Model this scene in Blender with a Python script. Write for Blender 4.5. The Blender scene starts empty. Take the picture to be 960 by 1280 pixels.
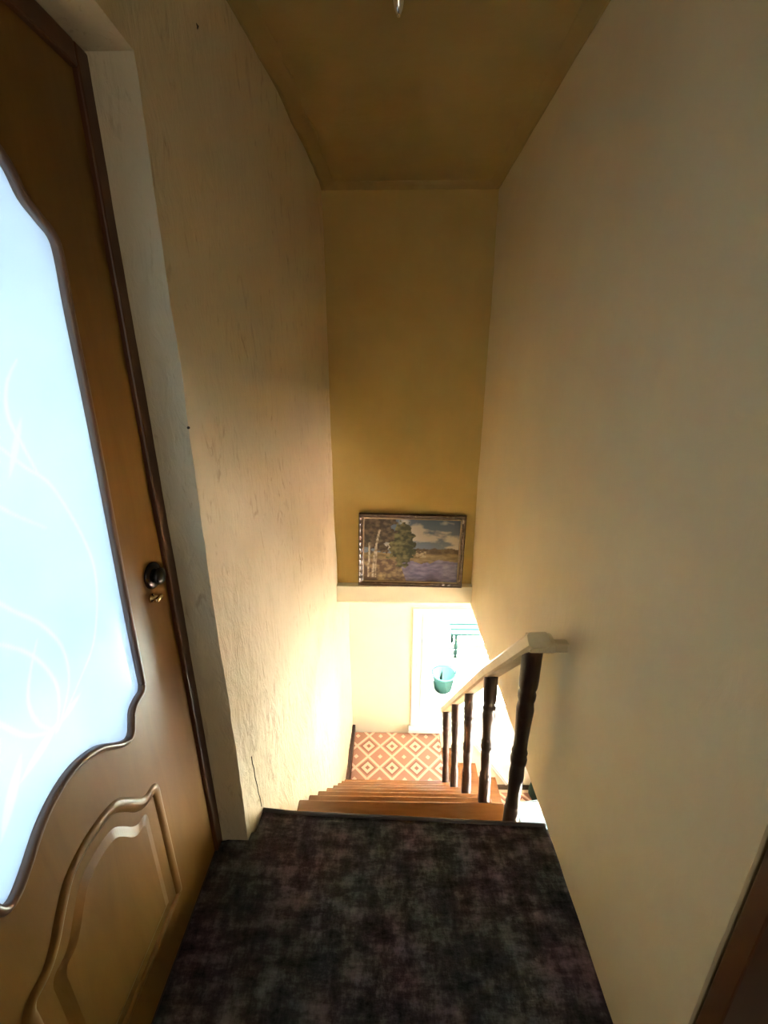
import bpy, bmesh, math, random
from mathutils import Vector, Matrix, noise

random.seed(7)
S = bpy.context.scene
COL = S.collection

# ------------------------------------------------------------------ camera
cam_d = bpy.data.cameras.new('camera')
cam = bpy.data.objects.new('camera', cam_d)
COL.objects.link(cam)
S.camera = cam
cam_d.sensor_fit = 'HORIZONTAL'
cam_d.sensor_width = 36.0
cam_d.lens = 525.0 / 960.0 * 36.0
cam_d.clip_start = 0.02
# upper floor is z = 0, the lens is 1.5 m above it, pitched 18.3 degrees down
RC = Matrix(((0.99986763, 0.01627026, 0.0), (-0.00511863, 0.31455842, 0.94922432), (0.01544413, -0.94909867, 0.31460006)))
cam.matrix_world = Matrix.Translation((0, 0, 1.5)) @ RC.transposed().to_4x4()

# ------------------------------------------------------------------ world, sun, window daylight, added rear fill, exposure
W = bpy.data.worlds.new('world')
S.world = W
W.use_nodes = True
wn = W.node_tree.nodes
wl = W.node_tree.links
sky = wn.new('ShaderNodeTexSky')
sky.sky_type = 'NISHITA'
sky.sun_disc = False
sky.sun_elevation = math.radians(52)
sky.sun_rotation = math.radians(150)
sky.air_density = 1.2
sky.dust_density = 1.5
wn['Background'].inputs['Strength'].default_value = 0.22
wl.new(sky.outputs[0], wn['Background'].inputs['Color'])

sun_d = bpy.data.lights.new('sun', 'SUN')
sun_d.energy = 210.0
sun_d.angle = 0.01
sun_d.color = (0.97, 0.98, 1.0)
sun = bpy.data.objects.new('sun', sun_d)
COL.objects.link(sun)
sun.rotation_euler = Vector((-0.6, -0.10, -0.95)).to_track_quat('-Z', 'Y').to_euler()

day_d = bpy.data.lights.new('side_room_daylight', 'AREA')   # daylight in the window of the room behind the glazed door
day_d.shape = 'RECTANGLE'
day_d.size = 1.5
day_d.size_y = 1.4
day_d.energy = 5.6
day_d.color = (0.80, 0.91, 1.0)
day = bpy.data.objects.new('side_room_daylight', day_d)
COL.objects.link(day)
day.location = (-2.55, 0.6, 1.35)
day.rotation_euler = Vector((1, 0, 0)).to_track_quat('-Z', 'Y').to_euler()

low_d = bpy.data.lights.new('lower_room_daylight', 'AREA')   # daylight in the lower room's side window
low_d.shape = 'RECTANGLE'
low_d.size = 1.5
low_d.size_y = 1.3
low_d.energy = 18.0
low_d.color = (0.95, 0.97, 1.0)
low = bpy.data.objects.new('lower_room_daylight', low_d)
COL.objects.link(low)
low.location = (3.24, 2.0, -1.1)
low.rotation_euler = Vector((-1, 0, 0)).to_track_quat('-Z', 'Y').to_euler()

rear_d = bpy.data.lights.new('rear_fill', 'AREA')   # fill lamp added behind the camera to brighten the near walls
rear_d.shape = 'RECTANGLE'
rear_d.size = 0.7
rear_d.size_y = 1.0
rear_d.energy = 1.2
rear_d.color = (1.0, 0.92, 0.80)
rear = bpy.data.objects.new('rear_fill', rear_d)
COL.objects.link(rear)
rear.location = (0.0, -1.29, 1.5)
rear.rotation_euler = Vector((0, 1, 0)).to_track_quat('-Z', 'Z').to_euler()

S.view_settings.view_transform = 'Standard'
S.view_settings.look = 'None'
S.view_settings.gamma = 1.0
S.view_settings.use_curve_mapping = False
S.view_settings.exposure = 2.35
S.cycles.max_bounces = 16
S.cycles.diffuse_bounces = 8
S.cycles.transparent_max_bounces = 8


# ------------------------------------------------------------------ materials
def mat(name, color, rough=0.6, spec=0.4, metal=0.0, coat=0.0):
    m = bpy.data.materials.new(name)
    m.use_nodes = True
    b = m.node_tree.nodes['Principled BSDF']
    b.inputs['Base Color'].default_value = (*color, 1)
    b.inputs['Roughness'].default_value = rough
    b.inputs['Specular IOR Level'].default_value = spec
    b.inputs['Metallic'].default_value = metal
    b.inputs['Coat Weight'].default_value = coat
    return m


def nd(m, t, **kw):
    n = m.node_tree.nodes.new(t)
    for k, v in kw.items():
        if k in n.inputs:
            n.inputs[k].default_value = v
        else:
            setattr(n, k, v)
    return n


def lk(m, a, b):
    m.node_tree.links.new(a, b)


def coords(m, scale=(1, 1, 1), out='Object'):
    tc = nd(m, 'ShaderNodeTexCoord')
    mp = nd(m, 'ShaderNodeMapping')
    mp.inputs['Scale'].default_value = scale
    lk(m, tc.outputs[out], mp.inputs['Vector'])
    return mp.outputs['Vector']


def ramp(m, fac, stops):
    r = nd(m, 'ShaderNodeValToRGB')
    e = r.color_ramp.elements
    e[0].position, e[0].color = stops[0][0], (*stops[0][1], 1)
    e[1].position, e[1].color = stops[-1][0], (*stops[-1][1], 1)
    for p, c in stops[1:-1]:
        q = e.new(p)
        q.color = (*c, 1)
    lk(m, fac, r.inputs['Fac'])
    return r.outputs['Color']


def bsdf(m):
    return m.node_tree.nodes['Principled BSDF']


def add_bump(m, height, strength=0.3, dist=0.01):
    b = nd(m, 'ShaderNodeBump', Strength=strength, Distance=dist)
    lk(m, height, b.inputs['Height'])
    lk(m, b.outputs['Normal'], bsdf(m).inputs['Normal'])


def plaster(name, c1, c2, streak=0.5, bump=0.5):
    m = mat(name, c1, 0.75, 0.25)
    n1 = nd(m, 'ShaderNodeTexNoise', Scale=3.0, Detail=6.0, Roughness=0.6)
    lk(m, coords(m, (1, 1, 1)), n1.inputs['Vector'])
    lk(m, ramp(m, n1.outputs['Fac'], [(0.3, c2), (0.7, c1)]), bsdf(m).inputs['Base Color'])
    n2 = nd(m, 'ShaderNodeTexNoise', Scale=26.0, Detail=8.0, Roughness=0.65, Distortion=0.6)
    lk(m, coords(m, (1, 1, 0.35)), n2.inputs['Vector'])
    n3 = nd(m, 'ShaderNodeTexNoise', Scale=9.0, Detail=3.0, Roughness=0.5)
    lk(m, coords(m, (1, 1, 0.6)), n3.inputs['Vector'])
    mx = nd(m, 'ShaderNodeMath', operation='MULTIPLY_ADD')
    mx.inputs[1].default_value = streak
    lk(m, n2.outputs['Fac'], mx.inputs[0])
    lk(m, n3.outputs['Fac'], mx.inputs[2])
    add_bump(m, mx.outputs[0], bump, 0.012)
    return m


def wood(name, c1, c2, rough, axis_scale, coat=0.0):
    m = mat(name, c1, rough, 0.5, 0, coat)
    n = nd(m, 'ShaderNodeTexNoise', Scale=6.0, Detail=6.0, Roughness=0.6, Distortion=0.8)
    lk(m, coords(m, axis_scale), n.inputs['Vector'])
    lk(m, ramp(m, n.outputs['Fac'], [(0.3, c2), (0.7, c1)]), bsdf(m).inputs['Base Color'])
    add_bump(m, n.outputs['Fac'], 0.08, 0.004)
    return m


M = {}
M['wall'] = plaster('ochre_cream_plaster', (0.66, 0.565, 0.365), (0.615, 0.52, 0.325), 0.35, 0.32)
M['wall_rough'] = plaster('rough_ochre_cream_plaster', (0.63, 0.54, 0.37), (0.575, 0.485, 0.32), 0.9, 0.75)
m = M['wall_rough']
bc = bsdf(m).inputs['Base Color'].links[0].from_socket
ns = nd(m, 'ShaderNodeTexNoise', Scale=34.0, Detail=5.0, Roughness=0.6, Distortion=1.2)
lk(m, coords(m, (1, 1, 0.28)), ns.inputs['Vector'])
nl = nd(m, 'ShaderNodeTexNoise', Scale=2.2, Detail=2.0)
lk(m, coords(m), nl.inputs['Vector'])
ad = nd(m, 'ShaderNodeMath', operation='MULTIPLY_ADD')
ad.inputs[1].default_value = 0.35
lk(m, nl.outputs['Fac'], ad.inputs[0])
lk(m, ns.outputs['Fac'], ad.inputs[2])
sf = ramp(m, ad.outputs[0], [(0.76, (0, 0, 0)), (0.90, (0.75, 0.75, 0.75))])
mxr = nd(m, 'ShaderNodeMix', data_type='RGBA')
lk(m, sf, mxr.inputs['Factor'])
lk(m, bc, mxr.inputs[6])
mxr.inputs[7].default_value = (0.40, 0.30, 0.19, 1)
lk(m, mxr.outputs[2], bsdf(m).inputs['Base Color'])
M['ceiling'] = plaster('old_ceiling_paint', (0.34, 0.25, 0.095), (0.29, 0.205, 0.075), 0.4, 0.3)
M['ochre'] = plaster('dim_toned_plaster', (0.52, 0.385, 0.135), (0.46, 0.335, 0.11), 0.35, 0.2)  # ochre here paints in the dim warm light on cream plaster
M['white_room'] = mat('white_room_paint', (0.8, 0.82, 0.84), 0.8)
M['cream_wall'] = plaster('cream_plaster', (0.80, 0.77, 0.63), (0.76, 0.73, 0.58), 0.3, 0.15)
M['door'] = wood('golden_brown_door_varnish', (0.185, 0.09, 0.019), (0.145, 0.068, 0.013), 0.38, (3, 3, 0.5), 0.0)
bsdf(M['door']).inputs['Specular IOR Level'].default_value = 0.22
M['door_frame'] = wood('dark_red_brown_frame', (0.10, 0.032, 0.010), (0.07, 0.022, 0.007), 0.4, (3, 3, 0.5))
M['bead'] = mat('glazing_bead_brown', (0.17, 0.095, 0.06), 0.35, 0.6, 0, 0.1)
M['tread'] = wood('orange_brown_tread_varnish', (0.24, 0.098, 0.030), (0.16, 0.062, 0.019), 0.2, (0.5, 5, 5), 0.4)
M['riser'] = wood('orange_brown_riser_varnish', (0.36, 0.14, 0.04), (0.27, 0.10, 0.028), 0.3, (0.5, 5, 5), 0.1)
M['baluster'] = mat('dark_brown_lacquer', (0.030, 0.014, 0.010), 0.5, 0.4, 0, 0.0)
M['rail'] = wood('cream_painted_handrail', (0.62, 0.53, 0.36), (0.52, 0.43, 0.27), 0.4, (4, 0.6, 4))
M['white_frame'] = mat('white_window_plastic', (0.62, 0.70, 0.74), 0.35)
M['skirting'] = mat('dark_brown_skirting', (0.05, 0.025, 0.018), 0.4)
M['chrome'] = mat('chrome', (0.75, 0.72, 0.72), 0.12, 0.5, 1.0)
M['brass'] = mat('polished_brass', (0.85, 0.68, 0.38), 0.16, 0.5, 1.0)
M['knob'] = mat('black_bronze', (0.02, 0.016, 0.014), 0.25, 0.5, 0.4)
M['dark'] = mat('dark_hole', (0.02, 0.015, 0.01), 0.9)
M['concrete'] = mat('pale_sunlit_concrete', (0.84, 0.83, 0.80), 0.9)
M['dry_ground'] = mat('dry_greyish_ground', (0.20, 0.21, 0.17), 0.95, 0.1)
M['turquoise'] = mat('turquoise_plastic', (0.0042, 0.0100, 0.0085), 0.9, 0.0)
M['blue_white'] = mat('pale_blue_plastic', (0.24, 0.36, 0.46), 0.4)
M['white_plastic'] = mat('white_plastic', (0.85, 0.85, 0.85), 0.4)
M['green_cloth'] = mat('dark_green_cloth', (0.03, 0.06, 0.045), 0.9)
M['lower_floor'] = mat('pale_lower_floor', (0.6, 0.5, 0.4), 0.4)
M['frame_wood'] = wood('carved_dark_frame', (0.085, 0.045, 0.022), (0.05, 0.025, 0.012), 0.35, (6, 6, 6), 0.2)
M['frame_gilt'] = mat('dull_gilt_slip', (0.30, 0.22, 0.13), 0.4, 0.5, 0.3)

# door glass: frosted, lets the daylight of the room behind through
m = bpy.data.materials.new('frosted_door_glass')
m.use_nodes = True
M['frost'] = m
m.node_tree.nodes.remove(bsdf(m))
out = m.node_tree.nodes['Material Output']
tr = nd(m, 'ShaderNodeBsdfTranslucent')
nz = nd(m, 'ShaderNodeTexNoise', Scale=2.5, Detail=3.0)
lk(m, coords(m), nz.inputs['Vector'])
gc = nd(m, 'ShaderNodeMix', data_type='RGBA')
ev = nd(m, 'ShaderNodeVertexColor', layer_name='Etch')
lk(m, ev.outputs['Color'], gc.inputs['Factor'])
lk(m, ramp(m, nz.outputs['Fac'], [(0.35, (0.70, 0.79, 0.89)), (0.65, (0.77, 0.87, 0.93))]), gc.inputs[6])
gc.inputs[7].default_value = (0.93, 0.98, 1.0, 1)
lk(m, gc.outputs[2], tr.inputs['Color'])
gl = nd(m, 'ShaderNodeBsdfGlossy', Roughness=0.12)
gl.inputs['Color'].default_value = (1, 1, 1, 1)
fr = nd(m, 'ShaderNodeFresnel', IOR=1.45)
mxs = nd(m, 'ShaderNodeMixShader')
fm = nd(m, 'ShaderNodeMath', operation='MULTIPLY')
fm.inputs[1].default_value = 0.4
lk(m, fr.outputs[0], fm.inputs[0])
lk(m, fm.outputs[0], mxs.inputs[0])
lk(m, tr.outputs[0], mxs.inputs[1])
lk(m, gl.outputs[0], mxs.inputs[2])
lk(m, mxs.outputs[0], out.inputs['Surface'])

m = bpy.data.materials.new('clear_window_glass')
m.use_nodes = True
M['glass'] = m
m.node_tree.nodes.remove(bsdf(m))
tp = nd(m, 'ShaderNodeBsdfTransparent')
tp.inputs['Color'].default_value = (0.94, 0.97, 0.97, 1)
gl = nd(m, 'ShaderNodeBsdfGlossy', Roughness=0.02)
fr = nd(m, 'ShaderNodeFresnel', IOR=1.3)
mxs = nd(m, 'ShaderNodeMixShader')
lk(m, fr.outputs[0], mxs.inputs[0])
lk(m, tp.outputs[0], mxs.inputs[1])
lk(m, gl.outputs[0], mxs.inputs[2])
lk(m, mxs.outputs[0], m.node_tree.nodes['Material Output'].inputs['Surface'])

# dark mottled carpet
m = mat('charcoal_mottled_carpet', (0.03, 0.03, 0.03), 0.95, 0.1)
M['carpet'] = m
na = nd(m, 'ShaderNodeTexNoise', Scale=9.0, Detail=5.0, Roughness=0.75)
lk(m, coords(m, (1.5, 0.7, 1)), na.inputs['Vector'])
nb = nd(m, 'ShaderNodeTexNoise', Scale=11.0, Detail=5.0, Roughness=0.75)
lk(m, coords(m, (0.6, 1.7, 1)), nb.inputs['Vector'])
mm = nd(m, 'ShaderNodeMath', operation='MULTIPLY')
lk(m, na.outputs['Fac'], mm.inputs[0])
lk(m, nb.outputs['Fac'], mm.inputs[1])
base = ramp(m, mm.outputs[0], [(0.14, (0.010, 0.010, 0.011)), (0.24, (0.045, 0.042, 0.044)), (0.33, (0.12, 0.115, 0.115)), (0.45, (0.22, 0.21, 0.20))])
nc = nd(m, 'ShaderNodeTexNoise', Scale=4.0, Detail=4.0)
lk(m, coords(m), nc.inputs['Vector'])
tint = ramp(m, nc.outputs['Fac'], [(0.42, (0.92, 1.0, 0.96)), (0.62, (1.2, 0.82, 0.95))])
mc = nd(m, 'ShaderNodeMix', data_type='RGBA', blend_type='MULTIPLY')
mc.inputs['Factor'].default_value = 1.0
lk(m, base, mc.inputs[6])
lk(m, tint, mc.inputs[7])
lk(m, mc.outputs[2], bsdf(m).inputs['Base Color'])
nf = nd(m, 'ShaderNodeTexNoise', Scale=260.0, Detail=2.0)
lk(m, coords(m), nf.inputs['Vector'])
add_bump(m, nf.outputs['Fac'], 0.6, 0.004)


# diamond rug
def rug_mat(name, ox, oy, su, sv):
    m = mat(name, (0.4, 0.2, 0.14), 0.95, 0.1)

    def math_(op, a, b=None, c=None):
        n = nd(m, 'ShaderNodeMath', operation=op)
        for i, v in enumerate((a, b, c)):
            if v is None:
                continue
            if isinstance(v, (int, float)):
                n.inputs[i].default_value = v
            else:
                lk(m, v, n.inputs[i])
        return n.outputs[0]
    sp = nd(m, 'ShaderNodeSeparateXYZ')
    lk(m, coords(m), sp.inputs[0])
    u = math_('DIVIDE', math_('SUBTRACT', sp.outputs[0], ox), su)
    v = math_('DIVIDE', math_('SUBTRACT', sp.outputs[1], oy), sv)
    a = math_('ADD', u, v)
    b = math_('SUBTRACT', u, v)
    ra, rb = math_('ROUND', a), math_('ROUND', b)
    d = math_('MAXIMUM', math_('ABSOLUTE', math_('SUBTRACT', a, ra)), math_('ABSOLUTE', math_('SUBTRACT', b, rb)))
    par = math_('GREATER_THAN', math_('ABSOLUTE', math_('SUBTRACT', math_('MODULO', math_('ADD', math_('ADD', ra, rb), 100), 2), 1)), 0.5)
    light, base, dark = (0.70, 0.50, 0.40), (0.35, 0.19, 0.145), (0.24, 0.115, 0.09)
    A = nd(m, 'ShaderNodeValToRGB')
    Bq = nd(m, 'ShaderNodeValToRGB')
    for r, stops in ((A, [(0, dark), (0.10, light), (0.26, dark), (0.35, base), (0.43, light)]), (Bq, [(0, light), (0.10, base), (0.43, light)])):
        r.color_ramp.interpolation = 'CONSTANT'
        e = r.color_ramp.elements
        e[0].position, e[0].color = stops[0][0], (*stops[0][1], 1)
        e[1].position, e[1].color = stops[-1][0], (*stops[-1][1], 1)
        for p, c in stops[1:-1]:
            q = e.new(p)
            q.color = (*c, 1)
        lk(m, d, r.inputs['Fac'])
    mx = nd(m, 'ShaderNodeMix', data_type='RGBA')
    lk(m, par, mx.inputs['Factor'])
    lk(m, Bq.outputs[0], mx.inputs[6])
    lk(m, A.outputs[0], mx.inputs[7])
    lk(m, mx.outputs[2], bsdf(m).inputs['Base Color'])
    return m


M['rug'] = rug_mat('rose_diamond_rug', 0.025, 2.985, 0.213, 0.222)

m = mat('painted_canvas', (0.3, 0.3, 0.3), 0.45, 0.4)
M['canvas'] = m
at_ = nd(m, 'ShaderNodeVertexColor', layer_name='Col')
lk(m, at_.outputs['Color'], bsdf(m).inputs['Base Color'])


# ------------------------------------------------------------------ mesh helpers
def link(name, bm, material, parent=None, smooth=False):
    me = bpy.data.meshes.new(name)
    bm.normal_update()
    bm.to_mesh(me)
    bm.free()
    if smooth:
        for p in me.polygons:
            p.use_smooth = True
    me.materials.append(material)
    o = bpy.data.objects.new(name, me)
    COL.objects.link(o)
    if parent:
        o.parent = parent
    return o


def tag(o, label=None, cat=None, group=None, kind=None):
    for k, v in (('label', label), ('category', cat), ('group', group), ('kind', kind)):
        if v:
            o[k] = v
    return o


def empty(name, loc=(0, 0, 0), label=None, cat=None, group=None, kind=None):
    o = bpy.data.objects.new(name, None)
    o.empty_display_size = 0.05
    o.location = loc
    COL.objects.link(o)
    return tag(o, label, cat, group, kind)


def bbox(bm, x0, x1, y0, y1, z0, z1, bevel=0.0, seg=2):
    vs = [bm.verts.new((x, y, z)) for x in (x0, x1) for y in (y0, y1) for z in (z0, z1)]
    fs = []
    for q in ((0, 1, 3, 2), (4, 6, 7, 5), (0, 4, 5, 1), (2, 3, 7, 6), (0, 2, 6, 4), (1, 5, 7, 3)):
        fs.append(bm.faces.new([vs[i] for i in q]))
    if bevel:
        es = list({e for f in fs for e in f.edges})
        bmesh.ops.bevel(bm, geom=es, offset=bevel, segments=seg, affect='EDGES', profile=0.5)


def box(name, x0, x1, y0, y1, z0, z1, material, parent=None, bevel=0.0, off=(0, 0, 0)):
    bm = bmesh.new()
    bbox(bm, x0 - off[0], x1 - off[0], y0 - off[1], y1 - off[1], z0 - off[2], z1 - off[2], bevel)
    return link(name, bm, material, parent)


def wob(p, amp=0.004):
    q = Vector(p)
    a = noise.noise(q * 2.3) * amp * 1.4 + noise.noise(q * 7.1 + Vector((3, 1, 5))) * amp * 0.6 + noise.noise(q * 23.0) * amp * 0.35
    b = noise.noise(q * 2.9 + Vector((9, 2, 7))) * amp + noise.noise(q * 19.0 + Vector((1, 8, 2))) * amp * 0.35
    return Vector((q.x + a, q.y + b, q.z))


def patch(bm, fn, nu, nv, amp=0.004):
    g = [[bm.verts.new(wob(fn(i / nu, j / nv), amp)) for j in range(nv + 1)] for i in range(nu + 1)]
    for i in range(nu):
        for j in range(nv):
            bm.faces.new((g[i][j], g[i + 1][j], g[i + 1][j + 1], g[i][j + 1]))


def pbox(bm, x0, x1, y0, y1, z0, z1, step=0.06, amp=0.004):
    """box of uneven plaster: every side a fine displaced grid, corners stay shared"""
    def n(a, b):
        return max(1, min(70, int(abs(b - a) / step)))
    L = lambda a, b, t: a + (b - a) * t
    nx, ny, nz_ = n(x0, x1), n(y0, y1), n(z0, z1)
    patch(bm, lambda u, v: (x0, L(y1, y0, u), L(z0, z1, v)), ny, nz_, amp)
    patch(bm, lambda u, v: (x1, L(y0, y1, u), L(z0, z1, v)), ny, nz_, amp)
    patch(bm, lambda u, v: (L(x0, x1, u), y0, L(z0, z1, v)), nx, nz_, amp)
    patch(bm, lambda u, v: (L(x1, x0, u), y1, L(z0, z1, v)), nx, nz_, amp)
    patch(bm, lambda u, v: (L(x1, x0, u), L(y0, y1, v), z0), nx, ny, amp)
    patch(bm, lambda u, v: (L(x0, x1, u), L(y0, y1, v), z1), nx, ny, amp)


def weld(bm):
    bmesh.ops.remove_doubles(bm, verts=bm.verts, dist=0.0002)


def sweep(bm, pts, prof, closed=False, up=Vector((0, 0, 1))):
    """sweep a closed 2-D profile (side, up) along a 3-D polyline"""
    pts = [Vector(p) for p in pts]
    n = len(pts)
    rings = []
    for i, p in enumerate(pts):
        if closed:
            d = (pts[(i + 1) % n] - pts[i - 1]).normalized()
        else:
            d = (pts[min(i + 1, n - 1)] - pts[max(i - 1, 0)]).normalized()
        s = d.cross(up)
        s = s.normalized() if s.length > 1e-6 else Vector((1, 0, 0))
        t = s.cross(d).normalized()
        rings.append([bm.verts.new(p + s * a + t * b) for a, b in prof])
    k = len(prof)
    for i in range(n if closed else n - 1):
        A, B = rings[i], rings[(i + 1) % n]
        for j in range(k):
            bm.faces.new((A[j], A[(j + 1) % k], B[(j + 1) % k], B[j]))
    if not closed:
        bm.faces.new(rings[0][::-1])
        bm.faces.new(rings[-1])
    bmesh.ops.recalc_face_normals(bm, faces=bm.faces)


def circ(r, n=8, ry=None):
    return [(r * math.cos(2 * math.pi * i / n), (ry or r) * math.sin(2 * math.pi * i / n)) for i in range(n)]


def lathe(bm, prof, n=20, axis='Z', origin=(0, 0, 0)):
    rings = []
    for r, z in prof:
        ring = []
        for i in range(n):
            a = 2 * math.pi * i / n
            c, s = r * math.cos(a), r * math.sin(a)
            v = (c, s, z) if axis == 'Z' else (z, c, s)
            ring.append(bm.verts.new(Vector(v) + Vector(origin)))
        rings.append(ring)
    for A, B in zip(rings, rings[1:]):
        for i in range(n):
            bm.faces.new((A[i], A[(i + 1) % n], B[(i + 1) % n], B[i]))
    bm.faces.new(rings[0][::-1])
    bm.faces.new(rings[-1])
    bmesh.ops.recalc_face_normals(bm, faces=bm.faces)


def slab_poly(bm, pts2, place, t0, t1, holes=()):
    """solid slab from a 2-D outline with holes; place(a, b, t) -> 3-D"""
    loops = [pts2] + list(holes)
    edges = []
    vl = []
    for lp in loops:
        vs = [bm.verts.new(place(a, b, t0)) for a, b in lp]
        vl.append(vs)
        for i in range(len(vs)):
            edges.append(bm.edges.new((vs[i], vs[(i + 1) % len(vs)])))
    r = bmesh.ops.triangle_fill(bm, edges=edges, use_beauty=True, use_dissolve=False)
    faces = [f for f in r['geom'] if isinstance(f, bmesh.types.BMFace)]
    mp = {}
    for vs, lp in zip(vl, loops):
        for v, (a, b) in zip(vs, lp):
            mp[v] = bm.verts.new(place(a, b, t1))
    for f in faces:
        bm.faces.new([mp[v] for v in reversed(f.verts)])
    for vs in vl:
        for i in range(len(vs)):
            a, b = vs[i], vs[(i + 1) % len(vs)]
            bm.faces.new((a, b, mp[b], mp[a]))
    bmesh.ops.recalc_face_normals(bm, faces=bm.faces)


def smooth_curve(pts, n=8, closed=False):
    """Catmull-Rom through 2-D or 3-D points"""
    P = [Vector(p) for p in pts]
    out = []
    N = len(P)
    for i in range(N if closed else N - 1):
        if closed:
            p0, p1, p2, p3 = P[i - 1], P[i], P[(i + 1) % N], P[(i + 2) % N]
        else:
            p0, p1, p2, p3 = P[max(i - 1, 0)], P[i], P[i + 1], P[min(i + 2, N - 1)]
        for k in range(n):
            t = k / n
            out.append(0.5 * ((2 * p1) + (p2 - p0) * t + (2 * p0 - 5 * p1 + 4 * p2 - p3) * t * t + (3 * p1 - p0 - 3 * p2 + p3) * t ** 3))
    if not closed:
        out.append(P[-1])
    return out


# ------------------------------------------------------------------ measurements
XR = 0.549           # right wall
YB = 2.567           # upper far wall
YF = 3.15            # far wall of the lower level
CZ = 2.41            # ceiling
ZL = -1.755          # landing
Z0 = -2.46           # lower floor
RISE, GO = 0.195, 0.1725


def XL(y):           # the left wall is not quite straight in plan
    P = [(-2.0, -0.474), (0.99, -0.474), (1.10, -0.458), (1.35, -0.425), (1.7, -0.392), (2.2, -0.368), (2.567, -0.362), (3.5, -0.345)]
    for (a, b), (c, d) in zip(P, P[1:]):
        if y <= c:
            return b + (d - b) * (y - a) / (c - a)
    return P[-1][1]


def XLZ(y, z):       # thicker render below a slanting line beside the stairs
    t = max(0.0, min(1.0, (0.13 + (y - 1.83) * 0.50 - z) / 0.10 + 0.5))
    f = max(0.0, min(1.0, (2.45 - y) / 0.5)) * max(0.0, min(1.0, (y - 1.1) / 0.05))
    return XL(y) + 0.018 * t * f


# ------------------------------------------------------------------ setting: walls, floors, ceiling
bm = bmesh.new()
y0, y1 = 0.99, 3.48
patch(bm, lambda u, v: (XLZ(y0 + (y1 - y0) * u, Z0 + (CZ - Z0) * v), y0 + (y1 - y0) * u, Z0 + (CZ - Z0) * v), 90, 180, 0.005)
patch(bm, lambda u, v: (-0.63 + (XL(y0) + 0.63) * u, y0, Z0 + (CZ - Z0) * v), 5, 180, 0.005)
patch(bm, lambda u, v: (-0.63, y1 + (y0 - y1) * u, Z0 + (CZ - Z0) * v), 4, 4, 0.0)
patch(bm, lambda u, v: (XL(y1) + (-0.63 - XL(y1)) * u, y1, Z0 + (CZ - Z0) * v), 2, 4, 0.0)
patch(bm, lambda u, v: (XL(y0 + (y1 - y0) * v) * u - 0.63 * (1 - u), y0 + (y1 - y0) * v, CZ), 4, 20, 0.0)
pbox(bm, -0.63, XL(0), 0.13, 0.99, 2.06, CZ, 0.05, 0.005)
pbox(bm, -0.63, XL(0), -1.3, 0.13, Z0, CZ, 0.1, 0.005)
weld(bm)
wl_ = link('wall_left', bm, M['wall_rough'], None, True)
tag(wl_, 'rough cream plaster wall left of the stairs, with the glazed door set in it', 'wall', kind='structure')
wl_.modifiers.new('edge', 'EDGE_SPLIT').split_angle = math.radians(40)
# nail holes and a crack in the left wall
bm = bmesh.new()
for (y, z, r, h) in ((1.235, 2.241, 0.0025, 0.006), (1.22, 1.88, 0.0015, 0.004)):
    x = XL(y)
    sweep(bm, [(x - 0.004, y, z + h), (x + 0.001, y, z), (x - 0.004, y + 0.002, z - h)], circ(r, 6))
link('nail_hole', bm, M['dark'], wl_)
bm = bmesh.new()
cr = [(1.070, 0.28), (1.071, 0.25), (1.076, 0.22), (1.076, 0.18), (1.083, 0.13), (1.084, 0.10), (1.091, 0.06), (1.093, 0.02)]
sweep(bm, [(XL(y) + 0.001, y, z) for y, z in cr], circ(0.0014, 6))
link('crack', bm, M['dark'], wl_)
bm = bmesh.new()
bmesh.ops.create_icosphere(bm, subdivisions=2, radius=0.0035)
chip = link('chip', bm, M['dark'], wl_)
chip.location = (-0.474, 0.988, 1.378)

bm = bmesh.new()
pbox(bm, XR, XR + 0.13, 0.445, YB + 0.1, 0.0, CZ, 0.035, 0.0035)
weld(bm)
o = link('wall_right', bm, M['wall'], None, True)
o.modifiers.new('edge', 'EDGE_SPLIT').split_angle = math.radians(40)
tag(o, 'tall cream plaster wall on the right of the stairwell', 'wall', kind='structure')
# the doorway beyond its near end and the wall over it
bm = bmesh.new()
pbox(bm, XR, XR + 0.13, -0.40, 0.445, 2.06, CZ, 0.1)
pbox(bm, XR, XR + 0.13, -1.3, -0.40, 0.0, CZ, 0.1)
o = link('wall_right_near', bm, M['wall'])
tag(o, 'plaster wall around the right doorway beside the camera', 'wall', kind='structure')
bm = bmesh.new()
bbox(bm, XR + 0.006, XR + 0.15, 0.405, 0.440, 0.0, 2.05, 0.003)
bbox(bm, XR + 0.006, XR + 0.15, -0.395, -0.36, 0.0, 2.05, 0.003)
bbox(bm, XR + 0.006, XR + 0.15, -0.36, 0.405, 2.015, 2.05, 0.003)
o = link('trim_1', bm, M['door_frame'])  # dark lining stands in for the unlit reveal of the doorway
tag(o, 'dark brown lining of the right doorway, shade put into its colour', 'door frame', kind='structure')

bm = bmesh.new()
pbox(bm, XL(YB) - 0.02, XR + 0.02, YB, YB + 0.1, 0.0, CZ, 0.05, 0.004)
weld(bm)
o = link('wall_back', bm, M['ochre'], None, True)
o.modifiers.new('edge', 'EDGE_SPLIT').split_angle = math.radians(40)
tag(o, 'plaster wall over the stairs, dim warm light put into its colour, behind the painting', 'wall', kind='structure')
bm = bmesh.new()
pbox(bm, XL(YB) - 0.01, XR + 0.01, YB - 0.05, YB + 0.1, 0.018, 0.138, 0.03, 0.002)
weld(bm)
o = link('trim_2', bm, M['cream_wall'])
tag(o, 'narrow cream plaster ledge under the painting', 'ledge', kind='structure')

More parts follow.
